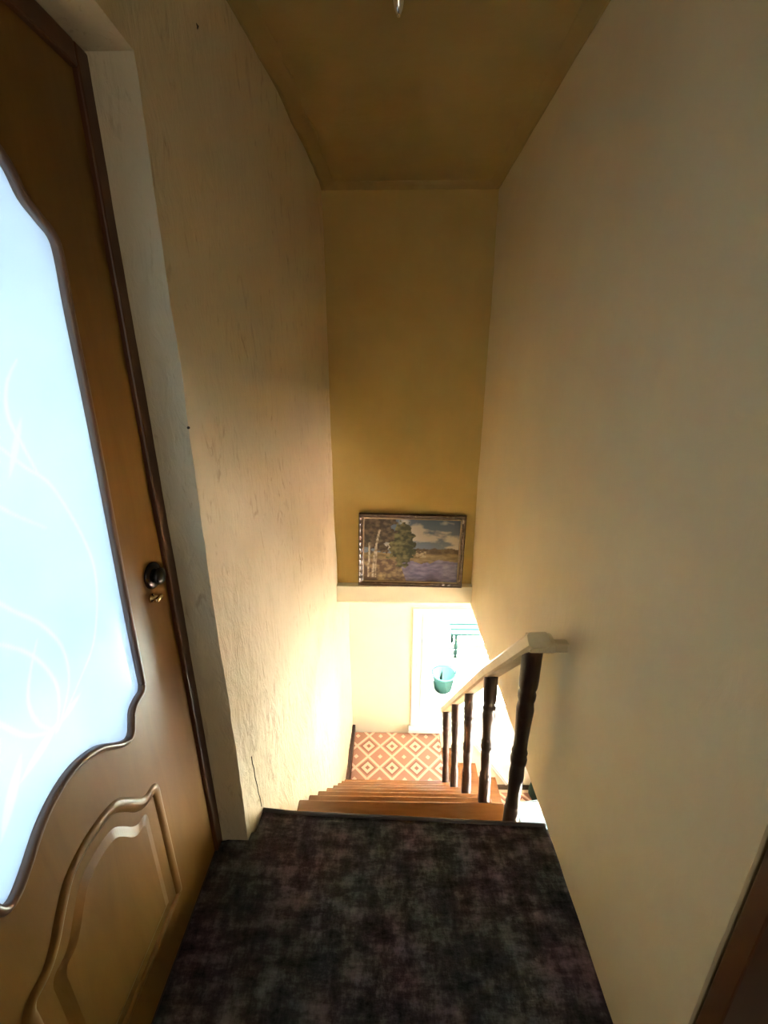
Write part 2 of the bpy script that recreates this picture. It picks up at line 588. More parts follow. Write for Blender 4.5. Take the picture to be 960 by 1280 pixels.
# far wall of the lower level, with the window opening
WX0, WX1, WZ0, WZ1 = 0.215, 1.40, -1.675, -0.42
bm = bmesh.new()
for a in ((-0.345 - 0.05, WX0, Z0, 0.1), (WX1, 3.4, Z0, 0.1), (WX0, WX1, Z0, WZ0), (WX0, WX1, WZ1, 0.1)):
    pbox(bm, a[0], a[1], YF, YF + 0.28, a[2], a[3], 0.12, 0.0015)
o = link('wall_far', bm, M['cream_wall'])
tag(o, 'pale yellow wall of the lower level around the bright window', 'wall', kind='structure')
bm = bmesh.new()
for a in ((-1.3, 1.2, Z0, 0.1), (2.8, YF, Z0, 0.1), (1.2, 2.8, Z0, -1.8), (1.2, 2.8, -0.4, 0.1)):
    bbox(bm, 3.2, 3.4, a[0], a[1], a[2], a[3])
bbox(bm, XL(0), 3.2, -1.4, -1.3, Z0, 0.0)
o = link('wall_lower', bm, M['cream_wall'])
tag(o, 'cream walls of the lower room out of view', 'wall', kind='structure')
o = box('floor_lower', -0.63, 3.4, -1.4, YF, Z0 - 0.1, Z0, M['lower_floor'])
tag(o, 'pale floor of the lower room seen past the balusters', 'floor', kind='structure')
bm = bmesh.new()
bbox(bm, XR + 0.14, 3.2, -1.3, YF, 0.0, 0.1)
bbox(bm, XL(YB) - 0.05, XR + 0.14, YB + 0.1, YF, 0.0, 0.1)
o = link('ceiling_lower', bm, M['cream_wall'])
tag(o, 'ceiling of the lower room beside the stairwell', 'ceiling', kind='structure')

# upper floor slab, edge of the stair opening slightly askew
bm = bmesh.new()
slab_poly(bm, [(-0.63, -1.3), (1.6, -1.3), (1.6, 0.445), (XR + 0.01, 0.445), (XR + 0.01, 1.052), (-0.456, 1.086), (-0.47, 0.995), (-0.63, 0.995)],
          lambda a, b, t: (a, b, t), -0.14, -0.012)
o = link('floor', bm, M['skirting'])
tag(o, 'upper landing floor slab under the dark carpet', 'floor', kind='structure')
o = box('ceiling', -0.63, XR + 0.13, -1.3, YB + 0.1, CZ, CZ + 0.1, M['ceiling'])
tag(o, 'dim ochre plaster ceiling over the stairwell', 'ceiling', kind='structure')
bm = bmesh.new()
bbox(bm, -0.63, 1.6, -1.4, -1.3, -0.012, CZ)
bbox(bm, 1.6, 1.7, -1.4, 0.6, -0.012, CZ)
bbox(bm, XR + 0.13, 1.6, 0.5, 0.6, -0.012, CZ)
bbox(bm, XR + 0.13, 1.7, -1.4, 0.6, CZ, CZ + 0.1)
o = link('wall_near', bm, M['wall'])
tag(o, 'cream walls behind the camera', 'wall', kind='structure')


# cornices
def cornice(name, pts, label):
    bm = bmesh.new()
    P = []
    for a, b in zip(pts, pts[1:]):
        for k in range(20):
            P.append(Vector(a).lerp(Vector(b), k / 20))
    P.append(Vector(pts[-1]))
    P = [Vector((p.x + noise.noise(p * 9) * 0.012, p.y, p.z + noise.noise(p * 12) * 0.005)) for p in P]
    sweep(bm, P, [(-0.05, 0.002), (0.05, 0.002), (0.045, -0.004), (0.028, -0.012), (0.0, -0.022), (-0.028, -0.012), (-0.045, -0.004)])
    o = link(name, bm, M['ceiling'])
    return tag(o, label, 'cornice', kind='structure')


cornice('trim_3', [(XL(y) + 0.015, y, CZ) for y in (-1.2, 1.0, 1.35, 1.7, 2.2, YB)], 'uneven plaster cornice along the left of the ceiling')
cornice('trim_4', [(XR - 0.01, -1.2, CZ), (XR - 0.01, YB, CZ)], 'uneven plaster cornice along the right of the ceiling')
cornice('trim_5', [(XL(YB), YB - 0.01, CZ), (XR, YB - 0.01, CZ)], 'uneven plaster cornice over the far wall')

# skirting boards of the lower level
bm = bmesh.new()
sweep(bm, [(XL(y) + 0.006, y, ZL + 0.04) for y in (2.52, 2.8, YF)], [(-0.02, -0.04), (0.022, -0.04), (0.022, 0.04), (-0.02, 0.04)])
o = link('baseboard_left', bm, M['skirting'])
tag(o, 'dark brown skirting beside the patterned rug', 'skirting', kind='structure')
o = box('baseboard_far', 1.06, 3.2, YF - 0.015, YF + 0.002, Z0, Z0 + 0.05, M['skirting'])
tag(o, 'dark brown skirting at the foot of the lower wall', 'skirting', kind='structure')

# side room behind the glazed door
bm = bmesh.new()
bbox(bm, -2.7, -0.64, -1.0, -0.9, 0, 2.5)
bbox(bm, -2.7, -0.64, 2.1, 2.2, 0, 2.5)
bbox(bm, -2.7, -2.6, -0.9, -0.2, 0, 2.5)
bbox(bm, -2.7, -2.6, 1.4, 2.1, 0, 2.5)
bbox(bm, -2.7, -2.6, -0.2, 1.4, 0, 0.6)
bbox(bm, -2.7, -2.6, -0.2, 1.4, 2.1, 2.5)
bbox(bm, -2.7, -0.63, -1.0, 2.2, 2.5, 2.6)
o = link('wall_side_room', bm, M['white_room'])
tag(o, 'white walls of the room behind the frosted glass', 'wall', kind='structure')
o = box('floor_side_room', -2.7, -0.63, -1.0, 2.2, -0.1, 0.0, M['white_room'])
tag(o, 'floor of the bright room behind the glazed door', 'floor', kind='structure')

# ------------------------------------------------------------------ window of the lower level
win = empty('window_1', ((WX0 + WX1) / 2, YF, WZ0), 'white framed window over the stair landing', 'window', kind='structure')
ow = (win.location.x, win.location.y, win.location.z)
fx0, fx1, fz0, fz1 = 0.197, 1.418, -1.692, -0.405
# casing round the opening, then the frame, then the sash
box('casing', fx0, fx0 + 0.055, YF - 0.012, YF + 0.02, fz0, fz1, M['white_frame'], win, 0.004, ow)
box('casing', fx1 - 0.055, fx1, YF - 0.012, YF + 0.02, fz0, fz1, M['white_frame'], win, 0.004, ow)
box('casing', fx0 + 0.055, fx1 - 0.055, YF - 0.012, YF + 0.02, fz1 - 0.045, fz1, M['white_frame'], win, 0.004, ow)
box('window_sill', fx0 - 0.02, fx1 + 0.02, YF - 0.06, YF + 0.07, fz0 - 0.02, fz0 + 0.02, M['white_frame'], win, 0.006, ow)
for (n, inset, w, ya, yb) in (('frame', 0.02, 0.055, 0.07, 0.13), ('sash', 0.075, 0.06, 0.055, 0.12)):
    a0, a1, b0, b1 = WX0 + inset, WX1 - inset, WZ0 + inset, WZ1 - inset
    box(n, a0, a0 + w, YF + ya, YF + yb, b0, b1, M['white_frame'], win, 0.006, ow)
    box(n, a1 - w, a1, YF + ya, YF + yb, b0, b1, M['white_frame'], win, 0.006, ow)
    box(n, a0 + w, a1 - w, YF + ya, YF + yb, b0, b0 + w, M['white_frame'], win, 0.006, ow)
    box(n, a0 + w, a1 - w, YF + ya, YF + yb, b1 - w, b1, M['white_frame'], win, 0.006, ow)
box('pane', WX0 + 0.13, WX1 - 0.13, YF + 0.088, YF + 0.092, WZ0 + 0.13, WZ1 - 0.13, M['glass'], win, 0, ow)

w2 = empty('window_2', (3.2, 2.0, -1.8), 'white framed side window of the lower room', 'window', kind='structure')
for a in ((-0.8, -0.74, 0, 1.4), (0.74, 0.8, 0, 1.4), (-0.74, 0.74, 0, 0.06), (-0.74, 0.74, 1.34, 1.4)):
    box('frame', 0.0, 0.06, a[0], a[1], a[2], a[3], M['white_frame'], w2, 0.004)
w3 = empty('fill_lamp_frame', (0.0, -1.3, 1.0), 'white frame added round the fill lamp behind the camera', 'window', kind='structure')  # unseen frame, added to go with the rear fill lamp
for a in ((-0.4, -0.35, 0, 1.1), (0.35, 0.4, 0, 1.1), (-0.35, 0.35, 0, 0.05), (-0.35, 0.35, 1.05, 1.1)):
    box('frame', a[0], a[1], 0.0, 0.04, a[2], a[3], M['white_frame'], w3, 0.004)

# ------------------------------------------------------------------ outside
o = box('ground', -8, 12, YF + 0.28, 22, Z0 - 0.5, Z0 - 0.3, M['dry_ground'])
tag(o, 'sunlit dry yard outside the window', 'ground', kind='structure')
o = box('reflector', -6, 8, YF + 0.281, 4.35, Z0 - 0.3, Z0 - 0.27, M['concrete'])  # unseen bright strip, added to throw sunlight steeply up through the window
tag(o, 'pale strip added under the window to bounce sunlight into the stairwell', 'reflector', kind='structure')
bm = bmesh.new()
for k in range(26):
    bbox(bm, -7 + 0.7 * k, -7 + 0.7 * k + 0.66, 14.0, 14.1, Z0 - 0.3, Z0 + 1.6, 0.01)
o = link('garden_wall', bm, M['concrete'])
tag(o, 'pale panel wall at the end of the yard outside', 'wall', kind='structure')
t = empty('plastic_tub', (0.76, 4.90, Z0 - 0.3), 'turquoise plastic tub in the yard outside the window', 'tub')
bm = bmesh.new()
lathe(bm, [(0.10, 0.0), (0.12, 0.0), (0.16, 0.24), (0.175, 0.25), (0.175, 0.26), (0.15, 0.26), (0.11, 0.03), (0.02, 0.03)], 24)
link('body', bm, M['turquoise'], t, True)
bm = bmesh.new()
sweep(bm, [(-0.175, 0, 0.25), (-0.16, 0, 0.33), (-0.08, 0, 0.38), (0.08, 0, 0.38), (0.16, 0, 0.33), (0.175, 0, 0.25)], circ(0.008), up=Vector((0, 1, 0)))
link('handle', bm, M['turquoise'], t, True)
t = empty('garden_bench', (1.45, 5.75, Z0 - 0.3), 'turquoise slatted bench in the yard outside the window', 'bench')
for k in range(3):
    box('seat_slat', -0.5, 0.5, -0.2 + 0.14 * k, -0.08 + 0.14 * k, 0.42, 0.45, M['turquoise'], t, 0.005)
for k in range(2):
    box('back_slat', -0.5, 0.5, 0.22, 0.25, 0.55 + 0.16 * k, 0.67 + 0.16 * k, M['turquoise'], t, 0.005)
for sx in (-0.44, 0.40):
    for sy, top in ((-0.18, 0.42), (0.2, 0.85)):
        box('leg', sx, sx + 0.04, sy, sy + 0.04, 0, top, M['turquoise'], t, 0.004)

# ------------------------------------------------------------------ glazed door
XD = -0.574
DY0, DY1, DC = 0.172, 0.958, 0.565
door = empty('door_1', (XD, DC, 0), 'brown wooden door with scalloped frosted glass on the left', 'door', kind='structure')
half = [(0.565, 0.812), (0.60, 0.806), (0.64, 0.786), (0.685, 0.745), (0.712, 0.727), (0.729, 0.732), (0.738, 0.752), (0.748, 0.778), (0.768, 0.788),
        (0.788, 0.792), (0.797, 0.806), (0.799, 0.83), (0.803, 1.0), (0.811, 1.2), (0.818, 1.4), (0.822, 1.6), (0.826, 1.69), (0.820, 1.722), (0.796, 1.742),
        (0.772, 1.762), (0.758, 1.792), (0.738, 1.815), (0.70, 1.835), (0.66, 1.86), (0.61, 1.878), (0.565, 1.884)]
mir = [(2 * DC - a, b) for a, b in reversed(half[1:-1])]
outline = [(p.x, p.y) for p in smooth_curve([Vector((a, b)) for a, b in half + mir], 4, True)]
lo = lambda a, b, t: (t, a - DC, b)
bm = bmesh.new()
slab_poly(bm, [(DY0, 0.002), (DY1, 0.002), (DY1, 2.02), (DY0, 2.02)], lo, 0.0, -0.04, [outline])
link('leaf', bm, M['door'], door)
bm = bmesh.new()
sweep(bm, [lo(a, b, -0.003) for a, b in outline], [(-0.006, -0.012), (0.005, -0.012), (0.007, -0.004), (0.006, 0.003), (0.002, 0.006), (-0.003, 0.006), (-0.007, 0.002)], True, up=Vector((1, 0, 0)))
link('glazing_bead', bm, M['bead'], door, True)
strokes = [([(0.689, 1.519), (0.660, 1.484), (0.647, 1.437), (0.660, 1.385), (0.675, 1.335)], 0.0035),
           ([(0.560, 1.50), (0.60, 1.42), (0.649, 1.36), (0.696, 1.31), (0.739, 1.187), (0.741, 1.10), (0.701, 0.998), (0.640, 0.945), (0.572, 0.898)], 0.003),
           ([(0.520, 1.30), (0.535, 1.20), (0.556, 1.157), (0.60, 1.10), (0.628, 1.03), (0.62, 0.96), (0.575, 0.90)], 0.003),
           ([(0.46, 1.16), (0.519, 1.12), (0.57, 1.06), (0.595, 0.99), (0.59, 0.94), (0.57, 0.90)], 0.003),
           ([(0.586, 1.079), (0.555, 1.03), (0.540, 0.989), (0.545, 0.945), (0.565, 0.91)], 0.003),
           ([(0.42, 1.09), (0.455, 1.06), (0.489, 1.00), (0.52, 0.945), (0.565, 0.905)], 0.0035),
           ([(0.53, 1.42), (0.55, 1.36), (0.60, 1.30), (0.66, 1.25)], 0.0025),
           ([(0.36, 1.55), (0.42, 1.48), (0.44, 1.38), (0.42, 1.26), (0.46, 1.16)], 0.003)]
leaves = [(0.535, 0.898, 200, 0.10, 0.018), (0.47, 0.875, 235, 0.12, 0.02), (0.61, 0.915, 15, 0.06, 0.012), (0.645, 1.39, 60, 0.10, 0.012), (0.40, 1.30, 100, 0.16, 0.02)]
GY0, GY1, GZ0, GZ1, GS = 0.29, 0.84, 0.70, 1.90, 0.0035
gny, gnz = int((GY1 - GY0) / GS), int((GZ1 - GZ0) / GS)
etch = {}


def stamp(y, z, w, val=1.0):
    n = int(w / GS) + 1
    i, j = round((y - GY0) / GS), round((z - GZ0) / GS)
    for di in range(-n, n + 1):
        for dj in range(-n, n + 1):
            q = math.hypot(GY0 + (i + di) * GS - y, GZ0 + (j + dj) * GS - z)
            v = val * max(0.0, min(1.0, (w + GS * 0.6 - q) / (GS * 1.1)))
            if v > etch.get((i + di, j + dj), 0):
                etch[(i + di, j + dj)] = v


for pts, w in strokes:
    c = smooth_curve([Vector((a, b, 0)) for a, b in pts], 30)
    for k, p in enumerate(c):
        stamp(p.x, p.y, w * (0.3 + 0.6 * math.sin(math.pi * k / len(c))), 0.7)
for (a, b, ang, L, w) in leaves:
    ca, sa = math.cos(math.radians(ang)), math.sin(math.radians(ang))
    for k in range(60):
        u = (k / 59 - 0.5) * L
        stamp(a + u * ca, b + u * sa, w / 2 * math.sin(math.pi * (k + 1) / 61), 0.55)
verts = [lo(GY0 + i * GS, GZ0 + j * GS, -0.012) for i in range(gny + 1) for j in range(gnz + 1)]
faces = [(i * (gnz + 1) + j, (i + 1) * (gnz + 1) + j, (i + 1) * (gnz + 1) + j + 1, i * (gnz + 1) + j + 1) for i in range(gny) for j in range(gnz)]
me = bpy.data.meshes.new('glass')
me.from_pydata(verts, [], faces)
ca_ = me.color_attributes.new('Etch', 'FLOAT_COLOR', 'POINT')
vals = []
for i in range(gny + 1):
    for j in range(gnz + 1):
        v = etch.get((i, j), 0.0)
        vals += [v, v, v, 1.0]
ca_.data.foreach_set('color', vals)
me.materials.append(M['frost'])
glass = bpy.data.objects.new('glass', me)
COL.objects.link(glass)
glass.parent = door
glass.modifiers.new('thick', 'SOLIDIFY').thickness = 0.004
# raised lower panel with its moulding
ph = [(0.565, 0.655), (0.605, 0.650), (0.635, 0.636), (0.665, 0.600), (0.690, 0.565), (0.715, 0.545), (0.745, 0.540), (0.757, 0.520), (0.757, 0.480), (0.757, 0.30), (0.757, 0.16), (0.752, 0.15), (0.70, 0.15), (0.565, 0.15)]
pm = [(2 * DC - a, b) for a, b in reversed(ph[1:-1])]
pout = [(p.x, p.y) for p in smooth_curve([Vector(p) for p in ph + pm], 4, True)]
bm = bmesh.new()
sweep(bm, [lo(a, b, 0.0) for a, b in pout], [(-0.016, -0.005), (0.016, -0.005), (0.014, 0.001), (0.006, 0.005), (-0.004, 0.0055), (-0.012, 0.0015)], True, up=Vector((1, 0, 0)))
link('panel_molding', bm, M['door'], door, True)
bm = bmesh.new()
pin = [(DC + (a - DC) * 0.80, 0.39 + (b - 0.39) * 0.86) for a, b in pout]
pin2 = [(DC + (a - DC) * 0.66, 0.39 + (b - 0.39) * 0.76) for a, b in pout]
ra = [bm.verts.new(lo(a, b, -0.002)) for a, b in pin]
rb = [bm.verts.new(lo(a, b, 0.006)) for a, b in pin2]
for i in range(len(ra)):
    j = (i + 1) % len(ra)
    bm.faces.new((ra[i], ra[j], rb[j], rb[i]))
bmesh.ops.triangle_fill(bm, edges=[bm.edges.get((rb[i], rb[(i + 1) % len(rb)])) for i in range(len(rb))], use_beauty=True)
bmesh.ops.recalc_face_normals(bm, faces=bm.faces)
link('raised_panel', bm, M['door'], door)
# frame of the door in the reveal
for (a, b, z0_, z1_) in ((0.955, 0.995, 0.0, 2.058), (0.125, 0.175, 0.0, 2.058), (0.175, 0.955, 2.018, 2.058)):
    bm = bmesh.new()
    bbox(bm, -0.05, 0.012, a - DC, b - DC, z0_, z1_, 0.004)
    link('frame', bm, M['door_frame'], door)
# handle: rosette, neck and flat knob; brass thumb turn below
h = empty('handle_set', (0, 0, 0))
h.parent = door
bm = bmesh.new()
lathe(bm, [(0.033, 0.0), (0.033, 0.004), (0.028, 0.009), (0.016, 0.011)], 24, 'X', (0, 0.903 - DC, 1.037))
link('rosette', bm, M['knob'], h, True)
bm = bmesh.new()
lathe(bm, [(0.011, 0.008), (0.011, 0.013), (0.019, 0.016), (0.021, 0.021), (0.019, 0.026), (0.010, 0.029)], 20, 'X', (0, 0.900 - DC, 1.037))
link('knob', bm, M['knob'], h, True)
bm = bmesh.new()
lathe(bm, [(0.012, 0.0), (0.012, 0.004), (0.007, 0.007), (0.006, 0.014)], 16, 'X', (0, 0.886 - DC, 0.985))
bbox(bm, 0.012, 0.022, 0.872 - DC, 0.900 - DC, 0.980, 0.990, 0.003)
link('thumb_turn', bm, M['brass'], h, True)

# ------------------------------------------------------------------ dark carpet on the upper landing
car = empty('carpet', (0, 0.3, 0), 'dark charcoal mottled carpet on the upper landing', 'carpet')
bm = bmesh.new()
nx, ny = 60, 70
def carpet_pt(u, v):
    y = -1.2 + v * 2.27
    f = max(0.0, (v - 0.965) / 0.035)
    xl = -0.570 if y < 0.985 else -0.456
    x = xl + (XR + 0.001 - xl) * u
    edge = 1.094 + (x + 0.456) / 1.0 * (-0.034)
    if y > 0.94:
        y = 0.94 + (y - 0.94) / (1.07 - 0.94) * (edge - 0.94)
    z = noise.noise(Vector((x * 5, y * 5, 0))) * 0.002
    if y > 0.95:
        z += 0.010 * max(0, (0.10 - (x + 0.456)) / 0.10) * (y - 0.95) / 0.15
    z -= 0.012 * f * f
    return Vector((x, y - 0.3, z))
g = [[bm.verts.new(carpet_pt(i / nx, j / ny)) for j in range(ny + 1)] for i in range(nx + 1)]
for i in range(nx):
    for j in range(ny):
        bm.faces.new((g[i][j], g[i + 1][j], g[i + 1][j + 1], g[i][j + 1]))
o = link('pile', bm, M['carpet'], car, True)
sm = o.modifiers.new('thick', 'SOLIDIFY')
sm.thickness = 0.010
sm.offset = -1
bm = bmesh.new()
sweep(bm, [Vector(carpet_pt(i / 30, 1.0)) + Vector((0, 0.004, -0.001)) for i in range(31)], circ(0.008, 8))
link('bound_edge', bm, mat('worn_carpet_edge', (0.07, 0.062, 0.06), 0.9), car, True)

# ------------------------------------------------------------------ stairs
def nose(k):
    return 1.285 + GO * (k - 1)

st = empty('wooden_staircase', (0, 1.1, Z0), 'steep orange-brown wooden stairs going down from the dark carpet', 'stairs')
os_ = (0, 1.1, Z0)
for k in range(1, 9):
    z = -RISE * k
    ya, yb = (1.06 if k == 1 else nose(k - 1) - 0.025), nose(k)
    xl = max(XLZ(ya, z), XLZ(yb, z), -0.385 if k < 4 else -1) + 0.008
    bm = bmesh.new()
    bbox(bm, xl, 0.478, ya - 1.1, yb - 1.1, z - 0.03 - Z0, z - Z0, 0.006)
    link('tread', bm, M['tread'], st)
    bm = bmesh.new()
    y = yb - 0.028
    bbox(bm, xl, 0.465, y - 0.018 - 1.1, y - 1.1, z - RISE + 0.0 - Z0, z - 0.03 - Z0, 0.002)
    link('riser', bm, M['riser'], st)
for x in (-0.30, 0.40):
    bm = bmesh.new()
    slab_poly(bm, [(1.09, -0.24), (1.09, -0.55), (2.50, -2.1), (2.50, -1.86)], lambda a, b, t: (t, a - 1.1, b - Z0), x, x + 0.045)
    link('stringer', bm, M['riser'], st)

land = empty('landing', (0, 2.8, Z0), 'wooden stair landing by the window under the patterned rug', 'landing', kind='structure')
box('deck', XL(2.8) + 0.012, 0.478, nose(8) - 0.03, YF - 0.002, ZL - 0.04, ZL - 0.008, M['tread'], land, 0.005, (0, 2.8, Z0))
for x, y in ((-0.30, 2.55), (0.40, 2.55), (-0.30, 3.05), (0.40, 3.05)):
    box('post', x, x + 0.06, y, y + 0.06, Z0, ZL - 0.04, M['riser'], land, 0.003, (0, 2.8, Z0))

st2 = empty('wooden_staircase', (0.8, 2.8, Z0), 'short lower flight of orange steps turning right under the window', 'stairs')
o2 = (0.8, 2.8, Z0)
for (z, xa, xb) in ((-1.94, 0.455, 0.645), (-2.125, 0.625, 0.845), (-2.305, 0.825, 1.055)):
    box('tread', xa, xb, 2.42, YF - 0.004, z - 0.03, z, M['tread'], st2, 0.006, o2)
    zb = max(Z0, z - 0.185)
    box('riser', xb - 0.04, xb - 0.022, 2.43, YF - 0.004, zb, z - 0.03, M['riser'], st2, 0.002, o2)
for y in (2.45, 3.08):
    bm = bmesh.new()
    slab_poly(bm, [(0.45, -1.99), (0.45, -2.2), (0.74, Z0), (1.02, Z0)], lambda a, b, t: (a - 0.8, t - 2.8, b - Z0), y, y + 0.04)
    link('stringer', bm, M['riser'], st2)

# patterned rugs
def rug(name, x0, x1, y0, y1, z, label):
    bm = bmesh.new()
    bbox(bm, x0, x1, y0, y1, z, z + 0.008, 0.002)
    o = link(name, bm, M['rug'])
    return tag(o, label, 'rug', 'rose diamond rugs of the lower level')


rug('diamond_rug', XL(2.7) + 0.035, 0.470, nose(8) + 0.02, YF - 0.01, ZL - 0.008, 'rose and cream diamond rug covering the stair landing')
rug('diamond_rug', 1.085, 2.6, 2.05, 3.10, Z0, 'rose diamond rug on the lower floor, seen past the thick top baluster')

# ------------------------------------------------------------------ balustrade
bal = empty('balustrade', (0.44, 1.13, -RISE), 'balustrade of dark turned balusters under a cream handrail', 'balustrade')
ob = Vector((0.44, 1.13, -RISE))
LEAN = -0.03
PROF = [(0.0, 0.030), (0.20, 0.030), (0.215, 0.026), (0.23, 0.029), (0.245, 0.024), (0.30, 0.0255), (0.38, 0.0285), (0.43, 0.0255), (0.445, 0.030), (0.465, 0.031), (0.48, 0.026), (0.495, 0.030),
        (0.51, 0.0255), (0.56, 0.025), (0.64, 0.028), (0.70, 0.0315), (0.735, 0.027), (0.75, 0.031), (0.77, 0.0315), (0.785, 0.026), (0.80, 0.032), (0.83, 0.0335), (1.0, 0.0335)]
posts = [(1.13, -RISE, 0.70), (1.425, -2 * RISE, 0.345), (1.77, -4 * RISE, -0.045), (2.115, -6 * RISE, -0.435), (2.455, -8 * RISE, -0.825)]
posts = [(1.13, -RISE, 0.69), (1.44, -2 * RISE, 0.305), (1.785, -4 * RISE, -0.085), (2.13, -6 * RISE, -0.475), (2.465, -8 * RISE, -0.855)]
for i, (y, zb, zt) in enumerate(posts):
    bm = bmesh.new()
    H = zt - zb + 0.02
    k = 0.92 if i == 0 else 0.86
    lathe(bm, [(r * k, t * H) for t, r in PROF], 18)
    o = link('baluster', bm, M['baluster'], bal, True)
    o.location = Vector((0.452 if i == 0 else 0.44, y, zb)) - ob
    o.rotation_euler = (0, 0.0 if i == 0 else LEAN, 0)
    e = o.modifiers.new('edge', 'EDGE_SPLIT')
    e.split_angle = math.radians(55)
slope = (posts[4][2] - posts[1][2]) / (posts[4][0] - posts[1][0])
xt = 0.42
rp = [(0.034, -0.002), (0.034, 0.026), (0.026, 0.036), (-0.026, 0.036), (-0.034, 0.026), (-0.034, -0.002), (-0.026, -0.010), (0.026, -0.010)]
zr = lambda y: posts[1][2] + slope * (y - posts[1][0]) + 0.012
bm = bmesh.new()
P = [(xt + 0.027 * max(0, (1.45 - y) / 0.35), y, zr(y)) for y in (1.075, 1.25, 1.45, 1.7, 2.1, 2.52)]
sweep(bm, [Vector(p) - ob for p in P], rp)
link('handrail', bm, M['rail'], bal)
bm = bmesh.new()
bbox(bm, 0.425 - ob.x, 0.505 - ob.x, 1.085 - ob.y, 1.145 - ob.y, zr(1.10) - 0.014 - ob.z, zr(1.10) + 0.024 - ob.z, 0.006)
link('rail_cap', bm, M['rail'], bal)
bm = bmesh.new()
bbox(bm, 0.495 - ob.x, XR + 0.002 - ob.x, 1.10 - ob.y, 1.13 - ob.y, zr(1.10) - 0.022 - ob.z, zr(1.10) + 0.010 - ob.z, 0.005)
link('rail_bracket', bm, M['rail'], bal)

# ------------------------------------------------------------------ painting on the ledge
PW, PH = 0.69, 0.50
pic = empty('framed_painting', (0.132, YB - 0.043, 0.142), 'landscape painting in a dark carved frame standing on the ledge', 'painting')
pic.rotation_euler = (math.radians(-4.0), math.radians(1.2), 0)
FW = 0.036
fp = [(0.0, 0.0), (0.0, 0.016), (0.007, 0.024), (0.015, 0.019), (0.022, 0.021), (0.030, 0.014), (0.036, 0.010), (0.036, 0.0)]


def frame_rail(a, b, inward):
    bm = bmesh.new()
    A, B = Vector(a), Vector(b)
    d = (B - A).normalized()
    n = 36
    rings = []
    for k in range(n + 1):
        row = []
        for s, t in fp:
            p = A.lerp(B, k / n)
            L = (B - A).length
            q = min(max(k / n * L, s), L - s)
            carve = 0.003 * math.sin(q * 150) * (1 if 0.004 < s < 0.028 else 0)
            row.append(bm.verts.new(A + d * q + Vector(inward) * s + Vector((0, -(t + carve), 0))))
        rings.append(row)
    for R0, R1 in zip(rings, rings[1:]):
        for j in range(len(fp)):
            j2 = (j + 1) % len(fp)
            try:
                bm.faces.new((R0[j], R0[j2], R1[j2], R1[j]))
            except ValueError:
                pass
    bmesh.ops.recalc_face_normals(bm, faces=bm.faces)
    return link('frame_rail', bm, M['frame_wood'], pic)


h_ = PW / 2
frame_rail((-h_, 0, 0), (h_, 0, 0), (0, 0, 1))
frame_rail((-h_, 0, PH), (h_, 0, PH), (0, 0, -1))
frame_rail((-h_, 0, 0), (-h_, 0, PH), (1, 0, 0))
frame_rail((h_, 0, 0), (h_, 0, PH), (-1, 0, 0))
bm = bmesh.new()
c0 = FW - 0.004
sweep(bm, [(-h_ + c0, -0.008, c0), (h_ - c0, -0.008, c0), (h_ - c0, -0.008, PH - c0), (-h_ + c0, -0.008, PH - c0)], circ(0.007, 6), True, up=Vector((0, 1, 0)))
link('gilt_slip', bm, M['frame_gilt'], pic)


def fbm(x, y, s, seed=0.0):
    return noise.fractal(Vector((x * s, y * s, seed)), 1.0, 2.0, 5)


def mixc(a, b, t):
    t = min(1, max(0, t))
    return tuple(p + (q - p) * t for p, q in zip(a, b))


